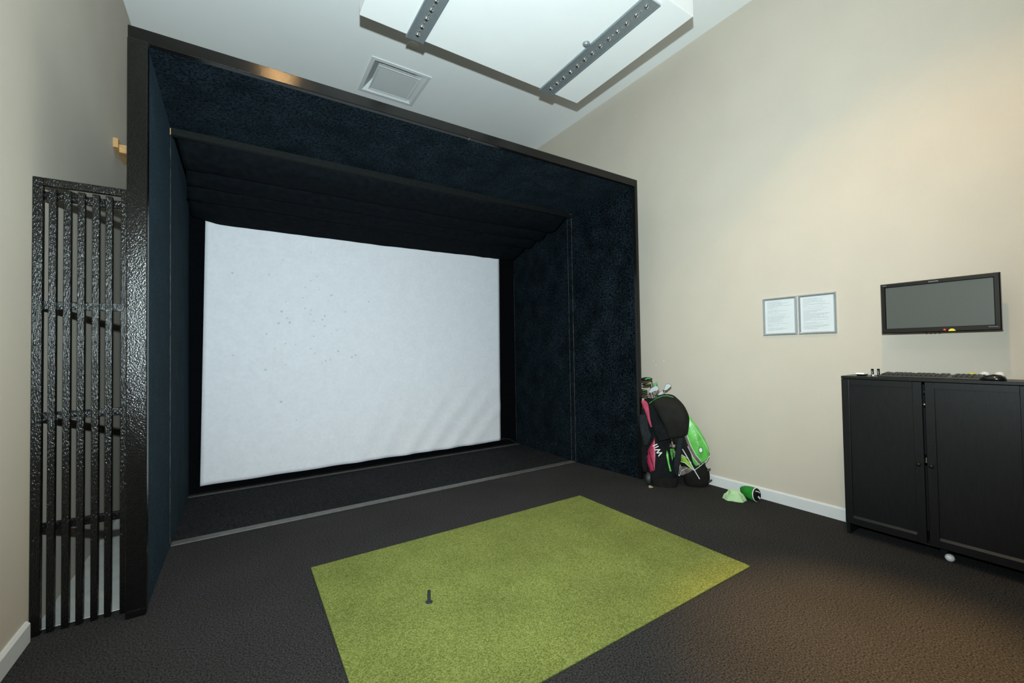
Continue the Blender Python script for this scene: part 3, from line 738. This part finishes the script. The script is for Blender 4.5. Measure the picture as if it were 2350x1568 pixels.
for (off, nm) in ((Vector((0, 0, 0)), 'wheel'), (NV * 0.12, 'wheel')):
    ring = []
    ax = RV; a1 = NV; a2 = Vector((0, 0, 1)); p = Vector((wc.x, wc.y, 0.058)) + off
    for (r, h) in ((0.030, -0.020), (0.055, -0.016), (0.058, -0.006), (0.058, 0.006), (0.055, 0.016), (0.030, 0.020)):
        ring.append([p + ax * h + r * (math.cos(2 * math.pi * k / 24) * a1 + math.sin(2 * math.pi * k / 24) * a2) for k in range(24)])
    w_ = MB().rings(ring).build(nm, M_RUBBER, g1, True, 50)
    ring = [[p - ax * h + r * (math.cos(2 * math.pi * k / 20) * a1 + math.sin(2 * math.pi * k / 20) * a2) for k in range(20)] for (r, h) in ((0.026, 0.0205), (0.03, 0.024), (0.010, 0.026))]
    MB().rings(ring).build('hub', M_STRIP, w_, True, 50)
# lettering on the side
def text_mesh(name, body, size, material, parent, origin, xdir, ydir, extrude=0.0015, offset=0.0):
    cu = bpy.data.curves.new(name, 'FONT'); cu.body = body; cu.size = size; cu.extrude = extrude; cu.offset = offset; cu.space_character = 1.18
    tmp = bpy.data.objects.new(name + '_tmp', cu); COL.objects.link(tmp)
    dg = bpy.context.evaluated_depsgraph_get(); me = bpy.data.meshes.new_from_object(tmp.evaluated_get(dg))
    bpy.data.objects.remove(tmp)
    xd, yd = Vector(xdir).normalized(), Vector(ydir).normalized(); zd = xd.cross(yd)
    me.transform(Matrix.Translation(Vector(origin)) @ Matrix((xd, yd, zd)).transposed().to_4x4())
    me.name = name; me.materials.clear(); me.materials.append(material)
    o = bpy.data.objects.new(name, me); COL.objects.link(o); attach(o, parent); return o
pw = skin_pt(bv1, 1522, 1042, C1, 0.006); pw2 = skin_pt(bv1, 1508, 1016, C1, 0.006)
xd = (pw2 - pw).normalized(); nrm = -NV; yd = nrm.cross(xd).normalized(); xd = yd.cross(nrm)
text_mesh('lettering', 'Wil', 0.066, M_PIPEW, g1, pw - NV * 0.012, xd, yd, 0.002, 0.0012)

# --- bag with green panels (in front, against the wall)
C2 = 4.19
g2 = thing('golf_bag', (at(1600, 1105, C2).x, at(1600, 1105, C2).y, 0), 'black and bright green golf bag with a rounded black hood, against the wall', 'golf bag', 'golf bags by the right wall')
b2 = loft([(1574, 1100, 1626, 1096, 4.19), (1566, 1075, 1620, 1070, 4.185), (1550, 1035, 1606, 1028, 4.165), (1540, 1000, 1588, 990, 4.14), (1520, 960, 1575, 950, 4.12), (1508, 930, 1562, 925, 4.11)], ratio=0.62).build('body', M_NYLONB, g2, True, 60)
loft([(1578, 1114, 1625, 1112, 4.185), (1571, 1107, 1629, 1102, 4.19), (1568, 1092, 1628, 1084, 4.19), (1571, 1080, 1622, 1073, 4.185)], ratio=0.62).build('base', M_BASE, g2, True, 60)
MB().tube([at(1620, 1084, 4.16), at(1627, 1078, 4.16), at(1629, 1077, 4.19)], 0.008, 8).build('base_clip', M_RUBBER, g2, True)
MB().tube([at(1620, 1107, 4.15), at(1630, 1104, 4.16), at(1633, 1102, 4.19)], 0.007, 8).build('base_clip', M_RUBBER, g2, True)
hood = loft([(1535, 1006, 1570, 1002, 4.10), (1532, 1001, 1578, 996, 4.095), (1528, 985, 1580.5, 983, 4.085), (1518, 965, 1582, 960, 4.08), (1507, 945, 1575, 940, 4.085), (1499, 930, 1566, 926, 4.09), (1501, 918, 1554, 914, 4.10), (1512, 908, 1546, 908, 4.11), (1524, 905, 1536, 905, 4.11)], ratio=0.5, e=3.4).build('rain_hood', M_NYLONB, g2, True, 60)
bvh2 = bvh_of([b2, hood])
bvb = bvh_of([b2])
cord('hood_piping', [(1490, 926), (1497, 921), (1507, 914), (1520, 909), (1532, 908.5), (1545, 912)], bvh2, C2 - 0.05, 0.0045, M_PIPEG, hood, 0.008)
loft([(1490, 930, 1502, 926, 4.12), (1492, 960, 1512, 955, 4.11), (1500, 990, 1530, 985, 4.09), (1512, 1012, 1537, 1006, 4.07)], ratio=0.35, n=16).build('hood_flap', M_NYLON, hood, True, 60)
# green pocket on the wall side
pk = loft([(1597, 1070, 1606, 1066, 4.12), (1590, 1062, 1621, 1056, 4.125), (1582, 1040, 1629, 1040, 4.125), (1574, 1010, 1620, 1012, 4.115), (1572, 985, 1604, 985, 4.11), (1574, 965, 1590, 965, 4.11), (1578, 955, 1584, 955, 4.115)], ratio=0.42).build('ball_pocket', M_GREEN, g2, True, 60)
bvp = bvh_of([pk, b2])
decal('pocket_band', [(1570, 1000), (1577, 1000), (1584, 1020), (1596, 1045), (1610, 1062), (1605, 1068), (1592, 1050), (1580, 1026)], bvp, C2 - 0.08, M_SILV, g2)
cord('pocket_piping', [(1576, 998), (1584, 1020), (1596, 1043), (1612, 1063)], bvp, C2 - 0.08, 0.0028, M_PIPEW, g2, 0.010)
cord('pocket_piping', [(1578, 1024), (1590, 1048), (1605, 1068)], bvp, C2 - 0.08, 0.0028, M_PIPEW, g2, 0.010)
cord('pocket_piping', [(1593, 1079), (1604, 1071), (1614, 1063), (1622, 1057), (1628, 1046)], bvp, C2 - 0.08, 0.0026, M_PIPEW, g2, 0.012)
cord('pocket_piping', [(1582, 964), (1596, 984), (1610, 1005), (1622, 1026), (1629, 1040)], bvp, C2 - 0.05, 0.002, M_PIPEW, g2, 0.004)
# badge and illegible script on the pocket
ring = []
bc = skin_pt(bvp, 1608, 1033, C2 - 0.08, 0.004)
for (rr, hh_) in ((1.0, 0.0), (1.0, 0.004), (0.2, 0.006)):
    ring.append([bc - NV * hh_ + rr * (RV * 0.020 * math.cos(2 * math.pi * k / 20) + Vector((0, 0, 0.030)) * math.sin(2 * math.pi * k / 20)) for k in range(20)])
bd = MB().rings(ring).build('badge', M_PIPEG, g2, True, 50)
MB().rings([[q + (bc - q) * 0.35 - NV * 0.0035 for q in r] for r in ring]).build('badge_centre', M_PIPEW, bd, True, 50)
for k in range(9):
    u, v = 1593 + k * 1.15, 990 + k * 3.9
    p = skin_pt(bvp, u, v, C2 - 0.08, 0.005)
    MB().box(-0.006, 0.006, -0.002, 0.002, -0.005, 0.005)
    q = MB().tube([p - RV * 0.007 + Vector((0, 0, 0.004)), p + RV * 0.006 + Vector((0, 0, -0.001 + 0.004 * (k % 2)))], 0.0022, 5).build('script_mark', M_PIPEW, g2)
# front panels of the body
decal('front_panel', [(1563, 1044), (1570, 1048), (1583, 1062), (1588, 1072), (1594, 1080), (1582, 1072), (1572, 1062), (1562, 1059)], bvb, C2 - 0.06, M_LIME, g2)
cord('panel_piping', [(1564, 1043), (1578, 1052), (1586, 1062)], bvb, C2 - 0.06, 0.0028, M_PIPEW, g2, 0.012)
cord('panel_piping', [(1562, 1059), (1572, 1062), (1583, 1072), (1594, 1080)], bvb, C2 - 0.06, 0.0028, M_PIPEW, g2, 0.012)
cord('stand_leg', [(1566, 1030), (1578, 1050), (1592, 1076), (1605, 1098)], bvb, C2 - 0.08, 0.0042, M_PIPEW, g2, 0.020)
decal('silver_panel', [(1561, 1071), (1572, 1071), (1590, 1078), (1583, 1084), (1568, 1091), (1562, 1090), (1558, 1082)], bvb, C2 - 0.05, M_SILV, g2)
cord('panel_piping', [(1560, 1090), (1564, 1080), (1576, 1074)], bvb, C2 - 0.05, 0.002, M_PIPEW, g2, 0.010)
decal('green_flash', [(1538, 1028), (1548, 1029), (1546, 1042), (1543, 1056), (1539, 1040)], bv1, 4.04, M_GREEN, g2, 0.03)
decal('green_flash', [(1530, 1032), (1534, 1040), (1536, 1060), (1541, 1080), (1537, 1080), (1532, 1060), (1529, 1044)], bv1, 4.04, M_GREEN, g2, 0.03)
decal('silver_flash', [(1537, 1017), (1550, 1020), (1549, 1026), (1537, 1025)], bv1, 4.04, M_SILV, g2, 0.03)
loft([(1556, 1006, 1568, 1005, 4.04), (1551, 1030, 1565, 1030, 4.03), (1547, 1055, 1561, 1056, 4.03), (1546, 1075, 1558, 1077, 4.035), (1550, 1090, 1556, 1090, 4.05)], ratio=0.45, n=16).build('shoulder_strap', M_GREYPAD, g2, True, 60)
cord('buckle_strap', [(1532, 1008), (1535, 1030), (1538, 1060), (1546, 1085)], bv1, 4.04, 0.007, M_NYLON, g2, 0.045)
MB().sphere(at(1575.5, 952, 4.06), (0.010, 0.006, 0.006), 10, 6).build('toggle', M_PIPEW, g2, True)

# --- clubs standing in the bags
def shaft(pts, parent, r=0.0055): return MB().tube(pts, r, 8).build('shaft', M_STEEL, parent, True)
def wood(u, v, c, wu, hv, tilt, green, label, bot):
    p = at(u, v, c); px = (at(u + 1, v, c) - p).length
    t = thing('golf_club', at(bot[0], bot[1], c), label, 'golf club', 'golf clubs in the bags')
    sx, sz = wu * px / 2, hv * px / 2
    rs = []; n = 18
    xa = (RV * math.cos(tilt) + Vector((0, 0, 1)) * math.sin(tilt)); za = (-RV * math.sin(tilt) + Vector((0, 0, 1)) * math.cos(tilt))
    for k in range(11):
        s = -1 + 2 * k / 10
        w = math.sqrt(max(0.004, 1 - s * s)) * (0.72 + 0.28 * (1 - s) / 2 if s > 0 else 0.86)
        ring = []
        for j in range(n):
            a = 2 * math.pi * j / n
            yy = math.cos(a); zz = math.sin(a); zz = zz * (0.75 if zz < 0 else 1.0)
            ring.append(p + xa * (s * sx) + NV * (yy * w * sx * 0.75) + za * (zz * w * sz))
        rs.append(ring)
    h = MB().rings(rs).build('club_head', M_CLUBG, t, True, 70)
    bb_ = bvh_of([h])
    if green:
        decal('crown_flash', [(u - wu * 0.22, v - hv * 0.10), (u + wu * 0.10, v - hv * 0.30), (u + wu * 0.36, v - hv * 0.26), (u + wu * 0.38, v - hv * 0.02), (u + wu * 0.05, v - hv * 0.04)], bb_, c, M_CLUBGR, h, 0.001, 3, 0.002)
    hs = p + xa * sx * 0.8 - za * sz * 0.3
    MB().tube([hs + za * 0.01, hs - za * 0.022 + xa * 0.004], [0.0085, 0.0068], 10).build('hosel', M_CHROME, t, True)
    shaft([hs - za * 0.02 + xa * 0.004, at(bot[0], bot[1], c)], t)
def iron(poly_px, c, label, hosel, bot, thick=0.011, material=None):
    t = thing('golf_club', at(bot[0], bot[1], c), label, 'golf club', 'golf clubs in the bags')
    f = [at(u, v, c) for u, v in poly_px]; ctr = sum(f, Vector()) / len(f)
    m = MB().rings([[q + NV * thick for q in f], [q * 1.0 for q in f], [q + (ctr - q) * 0.10 - NV * 0.0025 for q in f]])
    m.build('club_head', material or M_IRON, t, bevel=0.0012)
    MB().tube([at(hosel[0], hosel[1], c) + NV * 0.005, at((hosel[0] + bot[0]) / 2, (hosel[1] + bot[1]) / 2, c) + NV * 0.005], [0.008, 0.0065], 10).build('hosel', M_CHROME, t, True)
    shaft([at((hosel[0] + bot[0]) / 2, (hosel[1] + bot[1]) / 2, c) + NV * 0.005, at(bot[0], bot[1], c) + NV * 0.005], t)
CC = 4.36
wood(1483, 871, CC, 30, 13, 0.10, True, 'black driver with a green crown, highest club head in the bag', (1505, 913))
wood(1484, 883, CC - 0.02, 23, 9, 0.05, True, 'black fairway wood just below the driver head', (1502, 913))
wood(1476, 897, CC - 0.02, 20, 9, 0.0, True, 'small green topped wood low against the bay post', (1490, 913))
wood(1477, 906, CC - 0.05, 20, 8, 0.02, False, 'grey mallet headed club lowest against the bay post', (1492, 913))
iron([(1496, 886), (1507, 877), (1509, 880), (1507, 885), (1499, 889)], CC + 0.02, 'dark green hybrid club head beside the fairway wood', (1498, 888), (1504, 913), 0.03, M_CLUBGR)
iron([(1487, 901), (1493, 892), (1504, 885), (1510, 887), (1513, 893), (1511, 897), (1500, 899), (1494, 903)], CC - 0.04, 'broad grey iron blade in front of the woods', (1493, 901), (1497, 913))
iron([(1502, 907), (1505, 898), (1511, 894), (1514, 898), (1511, 904), (1506, 909)], CC - 0.09, 'bright polished iron head at the rim of the bag', (1504, 907), (1502, 913), 0.012, M_CHROME)
iron([(1522, 896), (1528, 882), (1534, 880), (1541, 884), (1540, 888), (1529, 897)], 4.20, 'silver iron with its blade raised highest above the black hood', (1523, 896), (1526, 913))
iron([(1508, 906), (1515, 900), (1521, 896), (1524, 904), (1515, 908)], 4.18, 'grey iron half hidden behind the black hood', (1522, 900), (1521, 913))
iron([(1486, 909), (1490, 906), (1495, 910), (1492, 912)], CC - 0.06, 'small chrome wedge toe poking out beside the crimson panel', (1494, 909), (1496, 914), 0.010, M_CHROME)

# --- crumpled cloth, head cover, scrap
def floor_at(u, v, z=0.0):
    d = ray(u, v); t = (z - H) / d.z; return CAM + t * d
pc_ = floor_at(1686, 1146)
cl = MB(); rs = []; nn = 72
def ridge(x, y, f, o):
    wx = x + 0.018 * noise.noise(Vector((x * 18, y * 18, o + 4))); wy = y + 0.018 * noise.noise(Vector((x * 18, y * 18, o + 9)))
    return 1 - min(1.0, 2.6 * abs(noise.noise(Vector((wx * f, wy * f * 1.3, o)))))
for k in range(29):
    r = max(0.006, 1 - k / 28.0)
    ring = []
    for j in range(nn):
        a = 2 * math.pi * j / nn
        ca, sa = math.cos(a), math.sin(a)
        f = 1 + 0.22 * noise.noise(Vector((ca * 1.6, sa * 1.6, 3.1))) + 0.12 * noise.noise(Vector((ca * 3.6, sa * 3.6, 0.4)))
        px_, py_ = 0.092 * r * f * ca, 0.068 * r * f * sa
        mask = min(1.0, (1 - r) / 0.3)
        zz = 0.058 * (1 - r ** 2.4) ** 0.75 * (1 + 0.35 * noise.noise(Vector((px_ * 11, py_ * 11, 2.2))))
        zz += mask * (0.020 * ridge(px_, py_, 19, 1.7) + 0.009 * ridge(px_, py_, 38, 6.1) - 0.008)
        ring.append(Vector((pc_.x, pc_.y, 0.001)) + RV * px_ + NV * py_ + Vector((0, 0, max(0.0, zz))))
    rs.append(ring)
cl.rings(rs)
tag(cl.build('crumpled_cloth', M_CLOTH, None, True, 80), 'crumpled pale green cloth on the carpet beside the head cover', 'cloth')
ec = at(1738, 1133, 0.8 * 3.51 + 0.6 * 1.815)      # middle of the black end, standing on its rim
ec = Vector((ec.x, ec.y, 0.056))
ax = (RV * 0.66 - NV * 0.74 + Vector((0, 0, 0.10))).normalized(); sd = Vector((0, 0, 1)).cross(ax).normalized(); uz = ax.cross(sd)
hs = ec - ax * 0.155
hc = thing('club_head_cover', (ec.x, ec.y, 0), 'green golf head cover with a black and white end on the carpet', 'head cover')
def hring(sc_list, n=28):
    out = []
    for (s_, w, hgt, zo) in sc_list:
        out.append([hs + ax * s_ + sd * w * math.cos(2 * math.pi * k / n) + uz * (zo + hgt * math.sin(2 * math.pi * k / n)) for k in range(n)])
    for r in out:
        for q_ in r: q_.z = max(q_.z, 0.001)
    return out
MB().rings(hring([(0.0, 0.008, 0.012, 0.020), (0.015, 0.022, 0.026, 0.016), (0.045, 0.036, 0.042, 0.010), (0.085, 0.045, 0.052, 0.004), (0.12, 0.047, 0.055, 0.0), (0.145, 0.044, 0.053, 0.0)])).build('sock', M_COVER, hc, True, 70)
MB().rings(hring([(0.142, 0.0435, 0.0535, 0), (0.146, 0.0465, 0.056, 0), (0.150, 0.0435, 0.0535, 0)])).build('rim_piping', M_PIPEW, hc, True, 70)
endm = MB().rings(hring([(0.149, 0.0425, 0.0525, 0), (0.157, 0.038, 0.046, 0), (0.162, 0.024, 0.028, 0), (0.163, 0.006, 0.007, 0)])).build('end_cap', M_NYLON, hc, True, 70)
q = hs + ax * 0.163
MB().tube([q - ax * 0.004 - sd * 0.020 + uz * 0.034, q + uz * 0.028, q - ax * 0.003 + sd * 0.024 + uz * 0.014], 0.0042, 6).build('end_mark', M_PIPEW, endm, True)
MB().tube([q - sd * 0.004 - uz * 0.010, q + sd * 0.012 - uz * 0.028], 0.0065, 6).build('end_mark', M_PIPEW, endm, True)
ps = floor_at(1493, 1119)
tag(MB().hexa([ps + Vector(v) for v in ((-0.02, -0.01, 0.001), (0.018, -0.016, 0.001), (0.012, 0.012, 0.001), (-0.012, 0.014, 0.001))], [ps + Vector(v) for v in ((-0.015, -0.008, 0.010), (0.014, -0.012, 0.006), (0.008, 0.006, 0.014), (-0.008, 0.010, 0.018))]).build('tan_scrap', M_DEBRIS, None), 'small tan scrap on the carpet in front of the bag wheel', 'scrap')
